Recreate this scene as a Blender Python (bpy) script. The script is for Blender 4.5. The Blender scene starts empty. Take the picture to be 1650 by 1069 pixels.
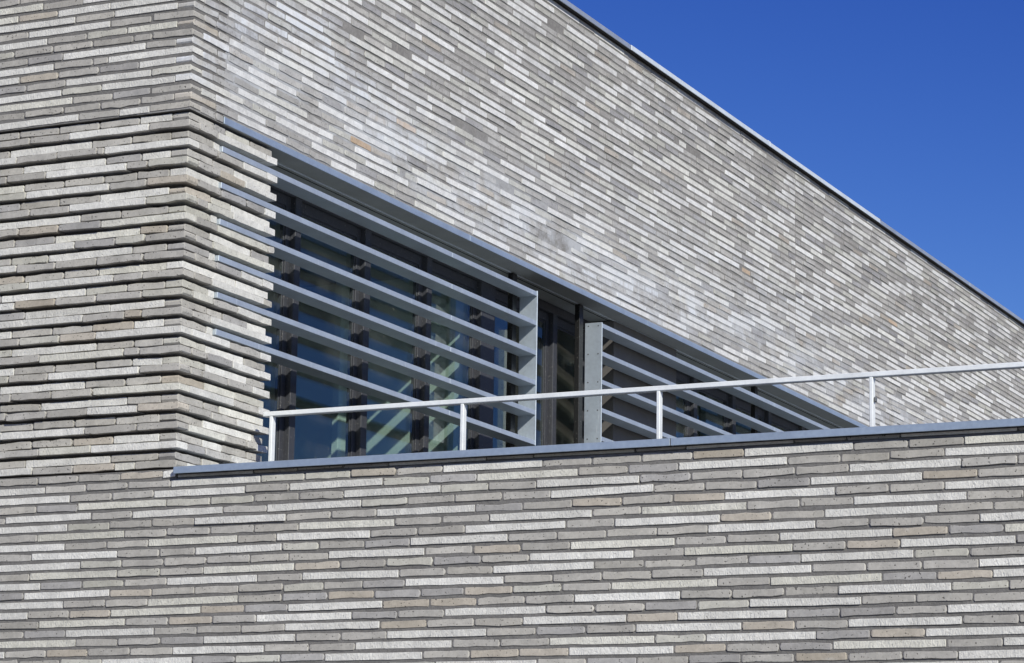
import bpy, math, random
from mathutils import Vector, Matrix
rnd = random.Random(11)

# ------------------------------------------------------------------ camera, sky, sun, exposure
P = 0.048            # one brick course (brick + bed joint) in metres
Z0 = 3.55            # height of the terrace coping above the ground
scn = bpy.context.scene
COL = scn.collection

cam_d = bpy.data.cameras.new("camera")
cam = bpy.data.objects.new("camera", cam_d)
COL.objects.link(cam)
right = Vector((0.90355922, 0.42819137, 0.01526046))
up = Vector((0.06965154, -0.18193354, 0.98084089))
fwd = Vector((-0.42276399, 0.88518492, 0.19421192))
M = Matrix((right, up, -fwd)).transposed().to_4x4()
M.translation = Vector((151.1406 * P, -237.6076 * P, -40.5702 * P + Z0))
cam.matrix_world = M
cam_d.sensor_fit = 'HORIZONTAL'
cam_d.sensor_width = 36.0
cam_d.lens = 36.0 * 4462.9 / 1650.0
cam_d.clip_start = 0.1
cam_d.clip_end = 3000.0
scn.camera = cam

SUN = Vector((1.0, -0.84, 0.80)).normalized()      # direction towards the sun
elev = math.asin(SUN.z)
azim = math.atan2(SUN.x, SUN.y)                    # clockwise from +Y
world = bpy.data.worlds.new("World")
scn.world = world
world.use_nodes = True
wn, wl = world.node_tree.nodes, world.node_tree.links
wn.clear()
sky = wn.new('ShaderNodeTexSky')
sky.sky_type = 'NISHITA'
sky.sun_disc = False
sky.sun_elevation = elev
sky.sun_rotation = azim
sky.altitude = 1500.0
sky.air_density = 1.0
sky.dust_density = 0.0
sky.ozone_density = 4.0
# the photograph's clear, very deep blue: a steeper curve per channel on the sky's own colour
sep = wn.new('ShaderNodeSeparateColor')
cmb = wn.new('ShaderNodeCombineColor')
wl.new(sky.outputs[0], sep.inputs[0])
for i, (ref, pw, val) in enumerate(((1.54, 2.3, 0.048), (2.84, 1.9, 0.141), (5.40, 1.10, 0.533))):
    prev = sep.outputs[i]
    for op, k in (('DIVIDE', ref), ('POWER', pw), ('MULTIPLY', val / 0.11), ('MINIMUM', 9.0)):
        q = wn.new('ShaderNodeMath')
        q.operation = op
        wl.new(prev, q.inputs[0])
        q.inputs[1].default_value = k
        prev = q.outputs[0]
    wl.new(prev, cmb.inputs[i])
bg = wn.new('ShaderNodeBackground')
bg.inputs['Strength'].default_value = 0.11
wo = wn.new('ShaderNodeOutputWorld')
wl.new(cmb.outputs[0], bg.inputs['Color'])
wl.new(bg.outputs[0], wo.inputs['Surface'])

sun_d = bpy.data.lights.new("sun", 'SUN')
sun_d.energy = 4.9
sun_d.angle = math.radians(0.53)
sun_d.color = (1.0, 0.972, 0.872)
sun = bpy.data.objects.new("sun", sun_d)
COL.objects.link(sun)
sun.location = SUN * 60
sun.rotation_euler = SUN.to_track_quat('Z', 'Y').to_euler()

vs = scn.view_settings
vs.view_transform = 'Standard'
vs.look = 'None'
vs.exposure = 0.0
vs.gamma = 1.0
try:
    vs.use_curve_mapping = False
except Exception:
    pass
scn.cycles.max_bounces = 10
scn.cycles.transparent_max_bounces = 24
scn.cycles.glossy_bounces = 6
scn.cycles.use_adaptive_sampling = True

# ------------------------------------------------------------------ materials
def nodes(name):
    m = bpy.data.materials.new(name)
    m.use_nodes = True
    nt = m.node_tree
    nt.nodes.clear()
    out = nt.nodes.new('ShaderNodeOutputMaterial')
    return m, nt, out

def noise(nt, vec, scale, detail=4.0, rough=0.6, dist=0.0):
    n = nt.nodes.new('ShaderNodeTexNoise')
    n.inputs['Scale'].default_value = scale
    n.inputs['Detail'].default_value = detail
    n.inputs['Roughness'].default_value = rough
    n.inputs['Distortion'].default_value = dist
    nt.links.new(vec, n.inputs['Vector'])
    return n.outputs['Fac']

def ramp(nt, fac, stops):
    r = nt.nodes.new('ShaderNodeValToRGB')
    e = r.color_ramp.elements
    while len(e) < len(stops):
        e.new(0.5)
    for q, (pos, c) in zip(e, stops):
        q.position = pos
        q.color = (c, c, c, 1) if not isinstance(c, tuple) else (*c, 1)
    nt.links.new(fac, r.inputs['Fac'])
    return r.outputs['Color']

def math_n(nt, op, a, b, clamp=False):
    n = nt.nodes.new('ShaderNodeMath')
    n.operation = op
    n.use_clamp = clamp
    for i, v in enumerate((a, b)):
        if isinstance(v, (int, float)):
            n.inputs[i].default_value = v
        else:
            nt.links.new(v, n.inputs[i])
    return n.outputs[0]

def mixc(nt, fac, a, b, mode='MIX'):
    n = nt.nodes.new('ShaderNodeMix')
    n.data_type = 'RGBA'
    n.blend_type = mode
    for i, v in ((0, fac), (6, a), (7, b)):
        if isinstance(v, (int, float)):
            n.inputs[i].default_value = v
        elif isinstance(v, tuple):
            n.inputs[i].default_value = (*v, 1)
        else:
            nt.links.new(v, n.inputs[i])
    return n.outputs[2]

def coords(nt, scale=(1, 1, 1)):
    t = nt.nodes.new('ShaderNodeTexCoord')
    mp = nt.nodes.new('ShaderNodeMapping')
    mp.inputs['Scale'].default_value = scale
    nt.links.new(t.outputs['Object'], mp.inputs['Vector'])
    return mp.outputs['Vector']

def attr(nt, name):
    a = nt.nodes.new('ShaderNodeAttribute')
    a.attribute_name = name
    return a

def bump(nt, h, strength, dist, prev=None):
    b = nt.nodes.new('ShaderNodeBump')
    b.inputs['Strength'].default_value = strength
    b.inputs['Distance'].default_value = dist
    nt.links.new(h, b.inputs['Height'])
    if prev is not None:
        nt.links.new(prev, b.inputs['Normal'])
    return b.outputs['Normal']

def principled(nt, out, **kw):
    b = nt.nodes.new('ShaderNodeBsdfPrincipled')
    for k, v in kw.items():
        k = k.replace('_', ' ')
        if isinstance(v, (int, float)):
            b.inputs[k].default_value = v
        elif isinstance(v, tuple):
            b.inputs[k].default_value = (*v, 1)
        else:
            nt.links.new(v, b.inputs[k])
    nt.links.new(b.outputs[0], out.inputs['Surface'])
    return b

def make_brick():
    m, nt, out = nodes("brick")
    v = coords(nt)
    col = attr(nt, "tint").outputs['Color']
    pal = attr(nt, "pale").outputs['Fac']          # 1 on the long pale bricks
    blo = attr(nt, "bloom").outputs['Fac']         # lime bloom band
    soo = attr(nt, "soot").outputs['Fac']
    # mottling
    n1 = noise(nt, v, 9.0, 5, 0.65)
    n2 = noise(nt, v, 60.0, 4, 0.7)
    c = mixc(nt, 1.0, col, ramp(nt, n1, [(0.3, 0.84), (0.7, 1.13)]), 'MULTIPLY')
    c = mixc(nt, 1.0, c, ramp(nt, n2, [(0.3, 0.90), (0.7, 1.09)]), 'MULTIPLY')
    c = mixc(nt, 1.0, c, ramp(nt, noise(nt, v, 0.9, 4, 0.55), [(0.3, 0.93), (0.7, 1.06)]), 'MULTIPLY')
    c = mixc(nt, 1.0, c, ramp(nt, noise(nt, v, 24.0, 5, 0.7, 0.8), [(0.3, 0.92), (0.7, 1.07)]), 'MULTIPLY')
    # dark pits and lime smears belonging to the clay
    pit = ramp(nt, noise(nt, v, 95.0, 1.5, 0.5), [(0.665, 0.0), (0.70, 1.0)])
    pitf = math_n(nt, 'MULTIPLY', pit, math_n(nt, 'SUBTRACT', 0.9, math_n(nt, 'MULTIPLY', pal, 0.65)))
    c = mixc(nt, pitf, c, (0.09, 0.085, 0.08))
    vs_ = coords(nt, (1, 1, 2.2))
    sm = ramp(nt, noise(nt, vs_, 14.0, 6, 0.75, 0.4), [(0.60, 0.0), (0.76, 1.0)])
    c = mixc(nt, math_n(nt, 'MULTIPLY', sm, 0.40), c, (0.60, 0.60, 0.58))
    ds = ramp(nt, noise(nt, vs_, 7.0, 5, 0.7, 0.6), [(0.62, 0.0), (0.74, 1.0)])
    c = mixc(nt, math_n(nt, 'MULTIPLY', ds, 0.30), c, (0.17, 0.165, 0.16))
    # lime bloom: pale bluish runs
    vb = coords(nt, (1, 1.0, 1.6))
    bl = ramp(nt, noise(nt, vb, 2.6, 7, 0.72, 0.5), [(0.385, 0.0), (0.57, 1.0)])
    vr = coords(nt, (14, 14, 1.2))
    run = ramp(nt, noise(nt, vr, 3.0, 4, 0.6), [(0.3, 0.55), (0.6, 1.0)])
    bf = math_n(nt, 'MULTIPLY', math_n(nt, 'MULTIPLY', blo, bl), run)
    c = mixc(nt, math_n(nt, 'MULTIPLY', bf, 0.88), c, (0.66, 0.69, 0.74))
    so = ramp(nt, noise(nt, vb, 3.3, 6, 0.7, 0.3), [(0.42, 0.0), (0.60, 1.0)])
    c = mixc(nt, math_n(nt, 'MULTIPLY', math_n(nt, 'MULTIPLY', soo, so), 0.42), c, (0.16, 0.155, 0.15))
    # relief: crinkles on the pale bricks, pits on the grey ones
    vc = coords(nt, (1.0, 1.0, 0.55))
    crk = noise(nt, vc, 62.0, 3.5, 0.55, 1.6)
    h1 = math_n(nt, 'MULTIPLY', crk, math_n(nt, 'ADD', 0.35, math_n(nt, 'MULTIPLY', pal, 1.3)))
    h2 = math_n(nt, 'SUBTRACT', h1, math_n(nt, 'MULTIPLY', pit, 0.6))
    nrm = bump(nt, h2, 0.9, 0.0031)
    principled(nt, out, Base_Color=c, Roughness=0.9, Normal=nrm, Specular_IOR_Level=0.2)
    return m

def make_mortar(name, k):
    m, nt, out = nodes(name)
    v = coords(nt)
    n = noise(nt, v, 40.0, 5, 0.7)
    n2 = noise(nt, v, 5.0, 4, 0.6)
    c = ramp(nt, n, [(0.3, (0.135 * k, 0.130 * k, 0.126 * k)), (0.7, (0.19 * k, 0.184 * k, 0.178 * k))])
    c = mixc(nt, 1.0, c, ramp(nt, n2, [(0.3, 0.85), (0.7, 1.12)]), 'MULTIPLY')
    if k > 1.1:                                    # the right-hand facade: lime bloom runs over the joints as well
        tc = nt.nodes.new('ShaderNodeTexCoord')
        sx = nt.nodes.new('ShaderNodeSeparateXYZ')
        nt.links.new(tc.outputs['Object'], sx.inputs[0])
        d = math_n(nt, 'DIVIDE', math_n(nt, 'SUBTRACT', sx.outputs[2], Z0 + 44.5 * P), 5.0 * P)
        g = math_n(nt, 'EXPONENT', math_n(nt, 'MULTIPLY', math_n(nt, 'MULTIPLY', d, d), -1.0), 0.0)
        bl = ramp(nt, noise(nt, coords(nt, (1, 1.0, 1.6)), 2.6, 7, 0.72, 0.5), [(0.385, 0.0), (0.57, 1.0)])
        c = mixc(nt, math_n(nt, 'MULTIPLY', math_n(nt, 'MULTIPLY', g, bl), 0.62), c, (0.55, 0.575, 0.615))
    nrm = bump(nt, noise(nt, v, 130.0, 3, 0.7), 0.8, 0.004)
    principled(nt, out, Base_Color=c, Roughness=0.95, Normal=nrm, Specular_IOR_Level=0.15)
    return m

def make_metal(name, base, rough, metallic, stain=0.5, streak=(0.8, 0.82, 0.86), sc=1.0):
    m, nt, out = nodes(name)
    v = coords(nt)
    n = noise(nt, v, 5.0 * sc, 4, 0.6)
    n2 = noise(nt, v, 55.0 * sc, 3, 0.6)
    c = mixc(nt, 1.0, base, ramp(nt, n, [(0.3, 0.9), (0.7, 1.08)]), 'MULTIPLY')
    c = mixc(nt, 1.0, c, ramp(nt, n2, [(0.3, 0.95), (0.7, 1.05)]), 'MULTIPLY')
    vr = coords(nt, (9, 9, 1.0))
    st = ramp(nt, noise(nt, vr, 2.2, 6, 0.75, 0.8), [(0.61, 0.0), (0.70, 1.0)])
    sf = math_n(nt, 'MULTIPLY', st, stain)
    c = mixc(nt, sf, c, streak)
    r = math_n(nt, 'ADD', rough, math_n(nt, 'MULTIPLY', math_n(nt, 'SUBTRACT', n2, 0.5), 0.25))
    mt = math_n(nt, 'MULTIPLY', metallic, math_n(nt, 'SUBTRACT', 1.0, sf))
    nrm = bump(nt, noise(nt, v, 3.5, 3, 0.5), 0.12, 0.01)
    principled(nt, out, Base_Color=c, Roughness=r, Metallic=mt, Normal=nrm)
    return m

def make_plain(name, base, rough, var=0.12, sc=20.0, spec=0.4, dust=0.0):
    m, nt, out = nodes(name)
    v = coords(nt)
    c = mixc(nt, 1.0, base, ramp(nt, noise(nt, v, sc, 5, 0.65), [(0.3, 1 - var), (0.7, 1 + var)]), 'MULTIPLY')
    if dust:
        d = ramp(nt, noise(nt, v, 85.0, 2, 0.5), [(0.66, 0.0), (0.72, 1.0)])
        c = mixc(nt, math_n(nt, 'MULTIPLY', d, dust), c, (0.45, 0.43, 0.40))
    principled(nt, out, Base_Color=c, Roughness=rough, Specular_IOR_Level=spec)
    return m

def make_glass():
    m, nt, out = nodes("glass")
    fr = nt.nodes.new('ShaderNodeFresnel')
    geo = nt.nodes.new('ShaderNodeNewGeometry')
    ior = nt.nodes.new('ShaderNodeMapRange')       # the same index from both sides of the sheet
    nt.links.new(geo.outputs['Backfacing'], ior.inputs['Value'])
    ior.inputs['To Min'].default_value = 1.62
    ior.inputs['To Max'].default_value = 1.0 / 1.62
    nt.links.new(ior.outputs[0], fr.inputs['IOR'])
    tr = nt.nodes.new('ShaderNodeBsdfTransparent')
    tr.inputs['Color'].default_value = (0.78, 0.85, 0.83, 1)
    gl = nt.nodes.new('ShaderNodeBsdfGlossy')
    gl.inputs['Roughness'].default_value = 0.0
    gl.inputs['Color'].default_value = (1.0, 0.99, 0.90, 1)
    mx = nt.nodes.new('ShaderNodeMixShader')
    nt.links.new(fr.outputs[0], mx.inputs[0])
    nt.links.new(tr.outputs[0], mx.inputs[1])
    nt.links.new(gl.outputs[0], mx.inputs[2])
    # dust spots and dried drips on the outer face
    df = nt.nodes.new('ShaderNodeBsdfDiffuse')
    df.inputs['Color'].default_value = (0.5, 0.5, 0.47, 1)
    v = coords(nt, (1, 1, 0.75))
    spot = ramp(nt, noise(nt, v, 42.0, 2.0, 0.5), [(0.70, 0.0), (0.745, 1.0)])
    area = ramp(nt, noise(nt, v, 2.3, 3, 0.6), [(0.48, 0.04), (0.62, 1.0)])
    film = math_n(nt, 'ADD', math_n(nt, 'MULTIPLY', math_n(nt, 'MULTIPLY', spot, area), 0.5),
                  math_n(nt, 'MULTIPLY', area, 0.03))
    mx2 = nt.nodes.new('ShaderNodeMixShader')
    nt.links.new(film, mx2.inputs[0])
    nt.links.new(mx.outputs[0], mx2.inputs[1])
    nt.links.new(df.outputs[0], mx2.inputs[2])
    nt.links.new(mx2.outputs[0], out.inputs['Surface'])
    return m

M_BRICK = make_brick()
M_MORTAR = make_mortar('mortar', 1.0)
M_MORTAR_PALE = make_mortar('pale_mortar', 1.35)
M_STEEL = make_metal("galvanised_steel", (0.48, 0.54, 0.60), 0.45, 0.50, 0.5)
M_COPING = make_metal("coping_metal", (0.44, 0.525, 0.61), 0.46, 0.62, 0.12)
M_SOFFIT = make_metal("soffit_metal", (0.33, 0.34, 0.335), 0.60, 0.25, 0.05)
M_ROOFM = make_metal("roof_coping_metal", (0.50, 0.55, 0.60), 0.45, 0.6, 0.05)
M_ROOFW = make_metal("roof_coping_sheen", (0.60, 0.66, 0.72), 0.42, 0.1, 0.05)  # paler coping metal: a brighter sky reflection put into the base colour
M_RAIL = make_metal("railing_paint", (0.74, 0.755, 0.75), 0.45, 0.10, 0.10, (0.5, 0.5, 0.48))
M_FRAME = make_plain("dark_frame", (0.042, 0.044, 0.052), 0.5, 0.12, 30.0, 0.35, 0.25)
M_POST = make_plain("black_post", (0.010, 0.010, 0.010), 0.5, 0.15, 25.0, 0.4, 0.2)
M_PANEL = make_plain("brown_panel", (0.104, 0.098, 0.094), 0.6, 0.10, 8.0, 0.3, 0.1)
M_GLASS = make_glass()
M_INT = make_plain("interior_plaster", (0.66, 0.69, 0.65), 0.9, 0.05, 3.0, 0.2)
M_INTD = make_plain("interior_floor", (0.10, 0.10, 0.095), 0.8, 0.1, 3.0, 0.2)
M_CEIL = make_plain("interior_ceiling", (0.30, 0.32, 0.31), 0.9, 0.06, 3.0, 0.2)
M_DARK = make_plain("gasket_black", (0.015, 0.015, 0.016), 0.6, 0.1, 10.0, 0.3)
M_BOLT = make_plain("bolt_metal", (0.10, 0.105, 0.11), 0.4, 0.1, 40.0, 0.5)
M_GROUND = make_plain("ground_paving", (0.20, 0.195, 0.185), 0.9, 0.15, 0.7, 0.2)
M_TERR = make_plain("terrace_membrane", (0.060, 0.060, 0.060), 0.9, 0.12, 2.0, 0.2)

# ------------------------------------------------------------------ mesh helpers
class MB:
    """collects vertices, faces, a material index per face and a brick colour per vertex"""
    def __init__(self):
        self.v, self.f, self.m = [], [], []
        self.tint, self.pale, self.bloom, self.soot = [], [], [], []
    def add(self, vs_, fs, mi=0, tint=(0.3, 0.3, 0.3), pale=0.0, marks=None):
        b = len(self.v)
        self.v += vs_
        self.f += [tuple(b + i for i in q) for q in fs]
        self.m += [mi] * len(fs)
        n = len(vs_)
        self.tint += [tint] * n
        self.pale += [pale] * n
        if marks is None:
            self.bloom += [0.0] * n
            self.soot += [0.0] * n
        else:
            for q in vs_:
                a, s = marks(q)
                self.bloom.append(a)
                self.soot.append(s)
    def box(self, x0, x1, y0, y1, z0, z1, mi=0, bev=0.0):
        if bev <= 0:
            vs_ = [(x, y, z) for z in (z0, z1) for y in (y0, y1) for x in (x0, x1)]
            fs = [(0, 2, 3, 1), (4, 5, 7, 6), (0, 1, 5, 4), (2, 6, 7, 3), (0, 4, 6, 2), (1, 3, 7, 5)]
            self.add(vs_, fs, mi)
            return
        import itertools
        b = min(bev, 0.45 * min(x1 - x0, y1 - y0, z1 - z0))
        vs_, idx = [], {}
        lo, hi = (x0, y0, z0), (x1, y1, z1)
        for sx, sy, sz in itertools.product((0, 1), repeat=3):
            for ax in range(3):
                p = []
                for k, s in enumerate((sx, sy, sz)):
                    q = hi[k] if s else lo[k]
                    if k != ax:
                        q += -b if s else b
                    p.append(q)
                idx[(sx, sy, sz, ax)] = len(vs_)
                vs_.append(tuple(p))
        fs = []
        ctr = Vector(((x0 + x1) / 2, (y0 + y1) / 2, (z0 + z1) / 2))
        def put(q):
            a, bb, c = (Vector(vs_[q[i]]) for i in (0, 1, 2))
            n = (bb - a).cross(c - a)
            mid = sum((Vector(vs_[i]) for i in q), Vector()) / len(q)
            fs.append(tuple(q) if n.dot(mid - ctr) > 0 else tuple(reversed(q)))
        for ax in range(3):
            o = [k for k in range(3) if k != ax]
            for s in (0, 1):
                q = []
                for a, c in ((0, 0), (1, 0), (1, 1), (0, 1)):
                    key = [0, 0, 0]
                    key[ax] = s
                    key[o[0]], key[o[1]] = a, c
                    q.append(idx[(*key, ax)])
                put(q)
            for a in (0, 1):           # edge chamfers parallel to ax
                for c in (0, 1):
                    k0, k1 = [0, 0, 0], [0, 0, 0]
                    k0[o[0]] = k1[o[0]] = a
                    k0[o[1]] = k1[o[1]] = c
                    k1[ax] = 1
                    put([idx[(*k0, o[0])], idx[(*k1, o[0])], idx[(*k1, o[1])], idx[(*k0, o[1])]])
        for sx, sy, sz in itertools.product((0, 1), repeat=3):
            put([idx[(sx, sy, sz, a)] for a in range(3)])
        self.add(vs_, fs, mi)
    def build(self, name, mats, parent=None, bricks=False):
        me = bpy.data.meshes.new(name)
        off = parent_location(parent)
        me.from_pydata([(x - off[0], y - off[1], z - off[2]) for x, y, z in self.v], [], self.f)
        if not isinstance(mats, (list, tuple)):
            mats = [mats]
        for m in mats:
            me.materials.append(m)
        me.polygons.foreach_set('material_index', self.m)
        if bricks:
            a = me.attributes.new('tint', 'FLOAT_COLOR', 'POINT')
            a.data.foreach_set('color', [c for t in self.tint for c in (*t, 1.0)])
            for nm, arr in (('pale', self.pale), ('bloom', self.bloom), ('soot', self.soot)):
                a = me.attributes.new(nm, 'FLOAT', 'POINT')
                a.data.foreach_set('value', arr)
        me.update()
        o = bpy.data.objects.new(name, me)
        COL.objects.link(o)
        if parent is not None:
            o.parent = parent
        return o

def parent_location(o):
    t = Vector((0, 0, 0))
    while o is not None:
        t += o.location
        o = o.parent
    return t

def thing(name, loc, label, cat, group=None):
    o = bpy.data.objects.new(name, None)
    o.empty_display_size = 0.3
    COL.objects.link(o)
    o.location = loc
    o['label'] = label
    o['category'] = cat
    if group:
        o['group'] = group
    return o

def part(name, mats, parent, boxes, bev=0.002):
    """one mesh from a list of boxes given in courses (x0,x1,y0,y1,z0,z1[,material index])"""
    b = MB()
    for q in boxes:
        b.box(q[0] * P, q[1] * P, q[2] * P, q[3] * P, q[4] * P + Z0, q[5] * P + Z0,
              q[6] if len(q) > 6 else 0, bev)
    return b.build(name, mats, parent)

# ------------------------------------------------------------------ brickwork
JT = 0.0155          # bed joint
LONG, SHORT, PERP = 0.5035, 0.2405, 0.0055

def tint_of(pale, sunny):
    if pale:
        k = rnd.gauss(0, 0.026)
        c = (0.580, 0.566, 0.505) if rnd.random() < 0.18 else (0.615, 0.604, 0.568)
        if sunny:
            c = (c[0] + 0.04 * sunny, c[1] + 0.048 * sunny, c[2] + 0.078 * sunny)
    else:
        k = rnd.gauss(0, 0.022)
        t = rnd.random()
        if sunny == 1 and t < 0.003:
            c = (0.50, 0.39, 0.28)
        elif t < (0.05 if sunny else 0.10):
            c = (0.425, 0.386, 0.328)
        elif t < 0.19:
            c = (0.470, 0.458, 0.408)
        elif t < 0.33:
            c = (0.350, 0.340, 0.328)
        elif t < 0.55:
            c = (0.420, 0.402, 0.366)
        else:
            c = (0.388, 0.373, 0.344)
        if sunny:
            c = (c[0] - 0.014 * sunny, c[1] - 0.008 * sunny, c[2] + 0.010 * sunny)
    return tuple(max(0.05, q + k) for q in c)

def bar(mb, axis, s0, s1, front, depth, z0, z1, pale, detail, tint, marks=None):
    """a brick lying along x (axis 0, facing -y) or along y (axis 1, facing +x); metres"""
    L = s1 - s0
    if L < 0.012:
        return
    c = min(rnd.uniform(0.0018, 0.003) if pale else rnd.uniform(0.004, 0.009), L * 0.3)
    ch = rnd.uniform(0.0006, 0.0012) if pale else rnd.uniform(0.0010, 0.0022)
    jz = 0.0007 if pale else 0.0015
    if detail == 2:
        st = max(1, int(L / 0.055))
    elif detail == 1:
        st = max(1, int(L / 0.13))
    else:
        st = 1
    S = [0.0, c] + [c + (L - 2 * c) * (i / st) + rnd.uniform(-.2, .2) * L / st * 0.5 for i in range(1, st)] + [L - c, L]
    front += rnd.gauss(0, 0.0014)
    dz = rnd.gauss(0, 0.0011)
    sl = rnd.gauss(0, 0.0010)
    vs_ = []
    n = len(S)
    for i, s in enumerate(S):
        e = 1.0 if i in (0, n - 1) else 0.0
        t = (s / L - 0.5) * 2
        ins = c * e * (0.75 if pale else rnd.uniform(0.7, 1.6))
        zt = z1 + dz + sl * t + rnd.gauss(0, jz) - ins
        zb = z0 + dz + sl * t + rnd.gauss(0, jz) + ins
        fo = front + rnd.gauss(0, 0.0004) - e * c * 0.35
        q = ((fo, zb + ch), (fo, zt - ch), (fo - ch, zt), (front - depth, zt), (front - depth, zb), (fo - ch, zb))
        for o, z in q:
            if axis == 0:
                vs_.append((s0 + s, -o, z))
            else:
                vs_.append((o, s0 + s, z))
    fs = []
    for i in range(n - 1):
        a, b = i * 6, (i + 1) * 6
        for k in range(6):
            k2 = (k + 1) % 6
            fs.append((a + k, b + k, b + k2, a + k2))
    fs.append(tuple(range(6)))
    fs.append(tuple((n - 1) * 6 + k for k in reversed(range(6))))
    w = rnd.uniform(0.35, 1.15)                    # lime sticks to some bricks more than to others
    mb.add(vs_, fs, 0, tint, pale * 1.0, (lambda q: (marks(q)[0] * w, marks(q)[1])) if marks else None)

def bed(n, axis):
    a = b = (JT if axis == 0 or n < 38 else 0.0145) / 2
    if 0 <= n < 38:                                # pairs of courses: wide raked joint, tight joint inside
        a, b = (0.0096, 0.0042) if n % 2 == 0 else (0.0042, 0.0090)
    return n * P + Z0 + a, (n + 1) * P + Z0 - b

PALES = {}
def course(mb, axis, s0, s1, n, front, depth, prev, detail_at, sunny, marks=None):
    """fill one course from s0 to s1; returns the joint positions"""
    z0, z1 = bed(n, axis)
    joints = []
    s = s0
    first, since = True, rnd.choice((0, 1, 1, 2))
    below = PALES.get((axis, n - 1), []) + PALES.get((axis, n - 2), [])
    mine = PALES.setdefault((axis, n), [])
    while s < s1 - 0.01:
        # pale bricks keep clear of the pale bricks of the courses below, so they scatter evenly
        ov = sum(max(0.0, min(s + LONG, q) - max(s, p)) for p, q in below) / LONG
        chance = (0.0 if since == 0 else 0.35 if since == 1 else 0.62 if since == 2 else 0.9) * (1.25 - 0.8 * min(ov, 1.2))
        if since == 0 and rnd.random() < 0.05:
            chance = 1.0
        pale = rnd.random() < chance
        if first:
            opts = [(rnd.random() < 0.33, rnd.uniform(0.35, 1.0))]
        else:
            opts = [(pale, 1.0), (pale, rnd.uniform(0.95, 1.05)), (False, rnd.uniform(0.8, 0.95))]
        best = None
        for pale, fr in opts:
            L = (LONG if pale else SHORT) * fr * rnd.uniform(0.985, 1.015)
            e = s + L
            d = min((abs(e - j) for j in prev), default=1)
            if best is None or d > best[0] + 0.02:
                best = (d, pale, L)
            if d > 0.035:
                break
        _, pale, L = best
        e = s + L
        if s1 - e < 0.07:
            if s1 - e < 0.0 or rnd.random() < 0.8:
                e = s1
        if pale:
            since = 0
            mine.append((s, e))
        else:
            since += 1
        bar(mb, axis, s, min(e, s1), front, depth, z0, z1, pale, detail_at(s), tint_of(pale, sunny), marks)
        joints.append(e)
        s = e + PERP
        first = False
    return joints

def right_marks(q):
    """where lime bloom and soot lie on the long right-hand facade"""
    y, z = q[1] / P, (q[2] - Z0) / P
    b = 0.0
    if z > 38.5:
        c = 43.5 + 2.5 * math.sin(y * 0.045) + 8 * math.exp(-((y - 22) / 16.0) ** 2)
        b = math.exp(-((z - c) / 4.6) ** 2) * (0.95 if y < 150 else 0.6)
        b = max(b, 0.45 * math.exp(-((z - 53) / 5.0) ** 2) * math.exp(-((y - 150) / 70.0) ** 2))
    s = math.exp(-((z - 72 + 3 * math.sin(y * 0.03)) / 4.5) ** 2) * (1.0 if y > 55 else 0.5)
    return (b, s)

ROOF = 77.0          # courses
BOT = -int(Z0 / P)   # ground
XL, XR, YE = -62, 128, 440
BAND = 38
REC = 0.0195
DEEP = 0.075
DEPTH = 0.095
WIN0, WIN1 = 18.2, 246.0
SLAT_Z = [35.64 - 3.97 * k for k in range(6)]      # tops
SLAT_ROWS = {35, 31, 27, 23, 19, 15}

building = thing("brick_building", (0, 0, 0),
                 "tall flat-roofed building of long pale and grey bricks with a ribbon window behind louvres", "building")

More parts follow.
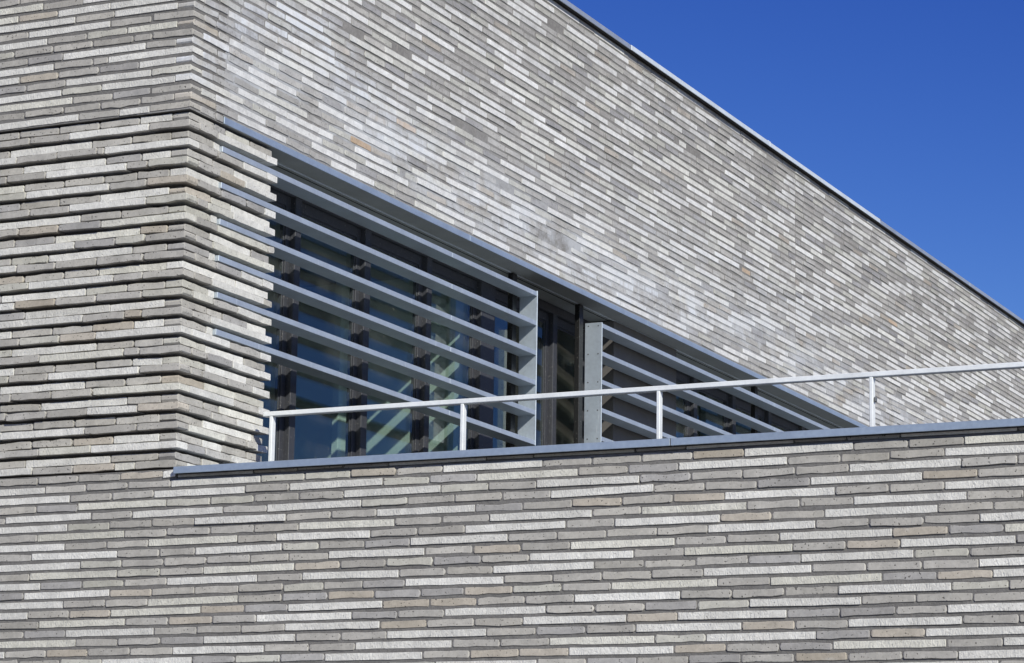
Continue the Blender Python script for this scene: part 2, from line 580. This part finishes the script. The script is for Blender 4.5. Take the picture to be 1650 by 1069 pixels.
left_wall, right_wall, low_wall = MB(), MB(), MB()
pl, pr = [], []
for n in range(BOT, int(ROOF)):
    band = 0 <= n < BAND
    recess = REC if (band and n % 2 == 1) else 0.0
    seen = n > -26
    det = 2 if seen else 0
    f = -recess
    if n < 0:
        # below the band the left wall and the terrace wall are one plane; split at x = -0.3 course only above the coping
        continue
    # corner brick shared by both faces
    cp = rnd.random() < 0.33 and not (PALES.get((0, n - 1)) and PALES[(0, n - 1)][0][1] > -0.12)
    ct = tint_of(cp, False)
    z0, z1 = bed(n, 0)
    clen = (LONG if cp else SHORT)
    if rnd.random() < 0.55 and not cp:
        clen = SHORT
    along_x = (n % 2 == 0)
    dl = (lambda s: 2) if n < 66 else (lambda s: 1)
    def dr(s):
        return 2 if s < 60 * P else (1 if s < 200 * P else 0)
    if along_x:
        if cp:
            PALES.setdefault((0, n), []).append((f - clen, f))
        bar(left_wall, 0, f - clen, f, f, DEPTH, z0, z1, cp, 2, ct)
        ls, rs = f - clen - PERP, -f + DEPTH + PERP
    else:
        if cp:
            PALES.setdefault((1, n), []).append((-f, -f + clen))
        bar(right_wall, 1, -f, -f + clen, f, DEPTH, z0, z1, cp, 2, ct, right_marks)
        ls, rs = f - DEPTH - PERP, -f + clen + PERP
    # left facade: built from the corner outwards, so mirror the joints
    pl = course(left_wall, 0, XL * P, ls, n, f, DEPTH, pl, dl, False, None)
    # right facade
    mk = right_marks
    if n >= BAND:
        if n == BAND:
            pr = course(right_wall, 1, rs, 6.66 * P, n, 0.0, DEPTH, pr, dr, True, mk)
            pr = course(right_wall, 1, (WIN1 + 1) * P, YE * P, n, 0.0, DEPTH, [], dr, True, mk)
        else:
            a = course(right_wall, 1, rs, 187.6 * P, n, 0.0, DEPTH, pr, dr, True, mk)
            b_ = course(right_wall, 1, 187.76 * P, YE * P, n, 0.0, DEPTH, pr, dr, True, mk)
            pr = a + b_
    else:
        jamb = WIN0 * P - recess * 1.3 + rnd.uniform(-.004, .004)
        if n in SLAT_ROWS:
            pr = course(right_wall, 1, rs, 6.70 * P, n, f, DEPTH, pr, dr, 0.15, mk)
        else:
            # a pale half brick often closes the row at the window
            if recess == 0.0 and rnd.random() < 0.75:
                hb = 0.105
                pr = course(right_wall, 1, rs, jamb - hb - PERP, n, f, DEPTH, pr, dr, 0.15, mk)
                bar(right_wall, 1, jamb - hb, jamb, f, DEPTH, z0, z1, True, 2, tint_of(True, 0.4), mk)
            else:
                pr = course(right_wall, 1, rs, jamb, n, f, DEPTH, pr, dr, 0.15, mk)
        course(right_wall, 1, (WIN1 + 1) * P, YE * P, n, f, DEPTH, [], lambda s: 0, True, mk)

pw = []
for n in range(BOT, 0):
    if n == -1:
        course(left_wall, 0, XL * P, -0.12 * P, n, 0.0, DEPTH, [], lambda s: 2, False, None)
        pw = course(low_wall, 0, 0.0 * P, XR * P, n, -0.012, DEPTH, [], lambda s: 1, False, None)
    else:
        d = (lambda s: 2 if -26 * P < s < 92 * P else 0) if n > -26 else (lambda s: 0)
        pw = course(low_wall, 0, XL * P, XR * P, n, 0.0, DEPTH, pw, d, False, None)

def core(mb, x0, x1, y0, y1, z0, z1):
    mb.box(x0, x1, y0, y1, z0 * P + Z0, z1 * P + Z0, 1)

K = 0.0046
KR = 0.0036
T = 0.32
# left facade core: regular, band, in-pair mortar strips
core(left_wall, XL * P, -K, K, T, BAND + 0.02, ROOF)
core(left_wall, XL * P, -DEEP, DEEP, T, 0.0, BAND - 0.02)
core(right_wall, -T, -KR, T + .002, YE * P, BAND + 0.9, ROOF)
core(right_wall, -T, -KR - .0008, KR + .0008, 6.5 * P, BAND + 0.021, BAND + 0.86)
core(right_wall, -T - .001, -KR - .0012, KR + .0012, T + .003, BAND + 0.87, ROOF - .01)
core(right_wall, -T + .02, -DEEP - .0007, DEEP + .0011, 17.0 * P, 0.01, BAND - 0.03)
core(right_wall, -T, -KR, (WIN1 + 1.2) * P, YE * P, -2, BAND + 0.88)
for n in range(1, BAND, 2):                       # mortar inside each pair of courses
    zc = n * P + Z0
    left_wall.box(XL * P, -REC - .009, REC + .009, DEEP + .02, zc - .007, zc + .007, 1)
    right_wall.box(-DEEP - .02, -REC - .0092, REC + .0092, WIN0 * P - REC * 2.0, zc - .0069, zc + .0069, 1)
core(low_wall, XL * P, XR * P, K, 0.30, BOT, -1.0)
core(low_wall, 0.0 * P, XR * P, 0.019, 0.30, -0.995, -0.45)
core(left_wall, XL * P, -0.02 * P, K + .0003, 0.30, -0.996, 0.0 - 0.01)

left_wall.build("wall", [M_BRICK, M_MORTAR], building, True)
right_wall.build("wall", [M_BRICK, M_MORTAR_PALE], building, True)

# soft joint that splits the right facade
part("expansion_joint", M_DARK, building, [(-0.6, -0.09, 187.58, 187.78, BAND + 0.9, ROOF)], 0)

# roof and roof copings
part("roof", M_ROOFM, building, [(XL, -0.5, 1.0, YE, ROOF - 3.0, ROOF - 0.4)], 0)
segs = [-0.95, 57.7, 115.5, 173.2, 231.0, 288.7, 346.4, 404.0, YE]
for i in range(len(segs) - 1):
    a, b_ = segs[i], segs[i + 1]
    pale = 115 < a < 230
    dx = 0.08 if pale else 0.0
    o = part("roof_coping", [M_ROOFW if pale else M_ROOFM, M_DARK], building, [
        (0.68 + dx, 0.80 + dx, a + .03, b_ - .03, ROOF - 0.05, ROOF + 0.72),
        (-9.0, 0.68 + dx, a + .03, b_ - .03, ROOF + 0.52, ROOF + 0.72),
        (-0.4, 0.66 + dx, a + .03, b_ - .03, ROOF - 0.02, ROOF + 0.50, 1)], 0.003)
    if pale:
        o['label'] = "brighter length of roof coping, its sky sheen put into the colour"
    if i in (3, 4):
        part("coping_clip", M_ROOFW if i == 3 else M_BOLT, o, [(0.3, 0.80, a - .5, a + .7, ROOF + .50, ROOF + 0.92)], 0.004)
part("roof_coping", [M_ROOFM, M_DARK], building, [
    (XL, 0.45, -0.95, -0.83, ROOF - 0.05, ROOF + 0.71),
    (XL, 0.45, -0.83, 9.0, ROOF + 0.515, ROOF + 0.715),
    (XL, 0.30, -0.82, 0.4, ROOF - 0.02, ROOF + 0.50, 1)], 0.003)

# window head: fascia strip and soffit
fj = [6.7, 66.1, 124.1, 182.6, 241.0, WIN1 + 0.8]
for a, b_ in zip(fj[:-1], fj[1:]):
    o = part("window_head", [M_COPING, M_SOFFIT], building, [
        (-0.10, 0.06, a + .03, b_ - .03, 38.10, 38.86),
        (-2.9, -0.10, a + .03, b_ - .03, 38.12, 38.20, 1)], 0.001)
part("soffit", [M_SOFFIT, M_ROOFW, M_DARK], building, [
    (-9.0, -3.02, 17.0, WIN1 + 0.8, 38.16, 38.30),
    (-3.04, -2.95, 17.0, WIN1 + 0.8, 38.00, 38.30, 1),  # pale lip: the soffit edge catching light, put into its colour
    (-3.9, -3.80, 17.0, WIN1 + 0.8, 38.10, 38.16, 2)], 0)
part("window_reveal", M_FRAME, building, [(-7.9, -2.1, 16.6, 17.05, -1.0, 38.1)], 0)
part("window_reveal", M_FRAME, building, [(-7.9, -0.1, WIN1 + .1, WIN1 + .9, -1.0, 38.1)], 0)

# mullions, frames and panes
GX = -7.7
mull = [(33.96, 35.33), (51.0, 52.5), (67.55, 68.9), (83.2, 87.4), (106.05, 107.4), (142.4, 143.8),
        (158.95, 160.4), (175.85, 177.3), (192.6, 194.0), (209.4, 210.8), (226.2, 227.6)]
for a, b_ in mull:
    part("mullion", M_FRAME, building, [(GX - .3, -6.6, a, b_, -1.0, 36.9)], 0.003)
part("window_head_frame", M_FRAME, building, [(GX - .3, -6.62, 17.05, WIN1 + .1, 36.9, 38.16)], 0.003)
part("window_sill", M_STEEL, building, [(GX - .3, -5.2, 17.05, WIN1 + .1, -1.3, -0.4)], 0.003)
edges = [17.05] + [q for ab in mull for q in ab] + [WIN1 + .1]
for i in range(0, len(edges), 2):
    a, b_ = edges[i], edges[i + 1]
    if b_ - a < 1.0 or (118 < (a + b_) / 2 < 142):
        if not (118 < (a + b_) / 2 < 142):
            continue
    if a > 107 and b_ < 143:                       # beside the brown panel: glass only up to the panel
        b_ = 118.6
    lw = 1.0 if i else 0.6
    w = part("window", M_FRAME, building, [
        (GX - .25, -7.27, a, a + lw, -0.4, 36.9), (GX - .25, -7.27, b_ - 1.0, b_, -0.4, 36.9),
        (GX - .25, -7.275, a + lw, b_ - 1.0, 35.7, 36.9), (GX - .25, -7.275, a + lw, b_ - 1.0, -0.4, 0.6),
        (GX - .25, -7.45, a + lw, a + lw + .28, 0.6, 35.7), (GX - .25, -7.45, b_ - 1.28, b_ - 1.0, 0.6, 35.7),
        (GX - .25, -7.455, a + lw + .28, b_ - 1.28, 35.42, 35.7)], 0.002)
    g = MB()
    g.box((GX - .22) * P, (GX + .22) * P, (a + lw + .1) * P, (b_ - 1.1) * P, 0.5 * P + Z0, 35.6 * P + Z0, 0)
    g.build("pane", M_GLASS, w)

part("cladding_panel", M_PANEL, building, [(-8.0, -2.85, 118.6, 142.3, -1.0, 38.0)], 0.002)

# the room behind the glass
part("room_floor", M_INTD, building, [(-150, GX - .5, 12, 330, -2.5, -1.2)], 0)
part("room_ceiling", M_CEIL, building, [(-150, GX - .5, 12, 330, 38.4, 40.0)], 0)
part("room_wall", M_CEIL, building, [(-152, -150, 12, 330, -1.2, 38.4), (-150, -6.75, 10, 12, -1.2, 38.4),
                                     (-150, GX - .5, 330, 332, -1.2, 38.4)], 0)
part("partition", M_INT, building, [(-70.0, GX - .31, 83.6, 86.6, -1.2, 38.3)], 0)
part("column", M_INT, building, [(-25.0, -24.0, 76.6, 78.8, -1.2, 38.2)], 0.004)

# ------------------------------------------------------------------ foreground terrace wall with coping
twall = thing("terrace_wall", (0, 0, 0),
              "low wall of long grey and white bricks across the foreground under a blue-grey metal coping", "wall")
low_wall.build("brickwork", [M_BRICK, M_MORTAR], twall, True)
cj = [0.03, 54.5, 112.0, XR + .5]
for a, b_ in zip(cj[:-1], cj[1:]):
    part("coping", [M_COPING, M_DARK], twall, [
        (a + .03, b_ - .03, -0.67, -0.57, -0.62, 0.10),
        (a + .03, b_ - .03, -0.57, 8.4, -0.02, 0.098),
        (a + .03, b_ - .03, 8.4, 8.5, -0.8, 0.10),
        (a + .03, a + .10, -0.56, 0.0, -0.60, -0.03)], 0.002)
part("coping_joint", M_BOLT, twall, [(54.47, 54.53, -0.672, -0.55, -0.62, 0.101)], 0)
part("flashing", M_DARK, twall, [(0.1, XR, -0.05, 0.22, -0.60, -0.06)], 0)

# ------------------------------------------------------------------ railing on the terrace
RY = 14.2
rail = thing("terrace_railing", (2.6 * P, RY * P, -1.0 * P + Z0),
             "thin pale metal railing standing behind the coping of the foreground brick wall", "railing")
part("handrail", M_RAIL, rail, [(1.82, 118.0, RY - .42, RY + .42, 7.42, 7.93)], 0.003)
for i, x in enumerate((2.62, 25.3, 47.1, 69.2, 91.3, 113.4)):
    o = part("post", M_RAIL, rail, [(x, x + .36, RY - .38, RY + .38, -1.2, 7.42)], 0.002)
    if i == 3:
        part("cable_clip", M_BOLT, o, [(x + .36, x + .62, RY - .2, RY + .25, 5.0, 5.5)], 0.004)

# ------------------------------------------------------------------ louvre screens
def louvre_screen(label, y0, y1, posts, joints, plates, zs):
    t = thing("louvre_screen", (-1.3 * P, (y0 + y1) / 2 * P, 15.0 * P + Z0), label, "louvre screen", "metal louvre screens before the window")
    for zt in zs:
        cuts = [y0] + joints + [y1]
        bx = [(-2.5, -0.04, a + (.012 if k else 0), b_ - (.012 if k < len(cuts) - 2 else 0), zt - 0.63, zt)
              for k, (a, b_) in enumerate(zip(cuts[:-1], cuts[1:]))]
        part("slat", M_STEEL, t, bx, 0.0012)
    for (ya, yb, face) in plates:
        p_ = part("end_plate", M_STEEL, t, [(-2.58, 0.03, ya, yb, zs[-1] - 0.72, zs[0] + 0.12)], 0.002)
        for zt in zs:
            for x in (-2.05, -0.55):
                cx, cz, r = x * P, (zt - .33) * P + Z0, 0.11 * P
                yf = (ya if face < 0 else yb) * P
                n = 12
                ring = [(cx + r * math.cos(2 * math.pi * k / n), yf, cz + r * math.sin(2 * math.pi * k / n)) for k in range(n)]
                top = [(cx + .7 * r * math.cos(2 * math.pi * k / n), yf + face * .0025, cz + .7 * r * math.sin(2 * math.pi * k / n)) for k in range(n)]
                fs = [(k, (k + 1) % n, n + (k + 1) % n, n + k) for k in range(n)] + [tuple(range(n, 2 * n))]
                b = MB()
                b.add(ring + top, fs, 0)
                b.build("bolt", M_BOLT, p_)
    for y in posts:
        part("post", M_POST, t, [(-3.35, -2.62, y, y + 1.3, -1.0, 38.0)], 0.002)
    return t

louvre_screen("louvre screen whose six metal slats run into the brick pier at the corner", 6.75, 86.4, [84.4], [61.5],
              [(86.4, 86.58, 1)], SLAT_Z)
louvre_screen("louvre screen right of the open gap with a bolted end plate facing the viewer", 107.95, 236.0, [106.0, 175.4], [177.3],
              [(107.78, 107.95, -1), (236.0, 236.2, 1)], [z - 0.2 for z in SLAT_Z])

# ------------------------------------------------------------------ terrace and ground
def structure(name, mat, boxes):
    o = part(name, mat, None, boxes, 0)
    o['kind'] = 'structure'
    return o
structure("terrace", M_TERR, [(0.2, XR, 5.0, YE, -8.0, -1.2)])
gb = MB()
gb.add([(-600, -600, 0), (600, -600, 0), (600, 600, 0), (-600, 600, 0)], [(0, 1, 2, 3)], 0)
g = gb.build("ground", M_GROUND)
g['kind'] = 'structure'
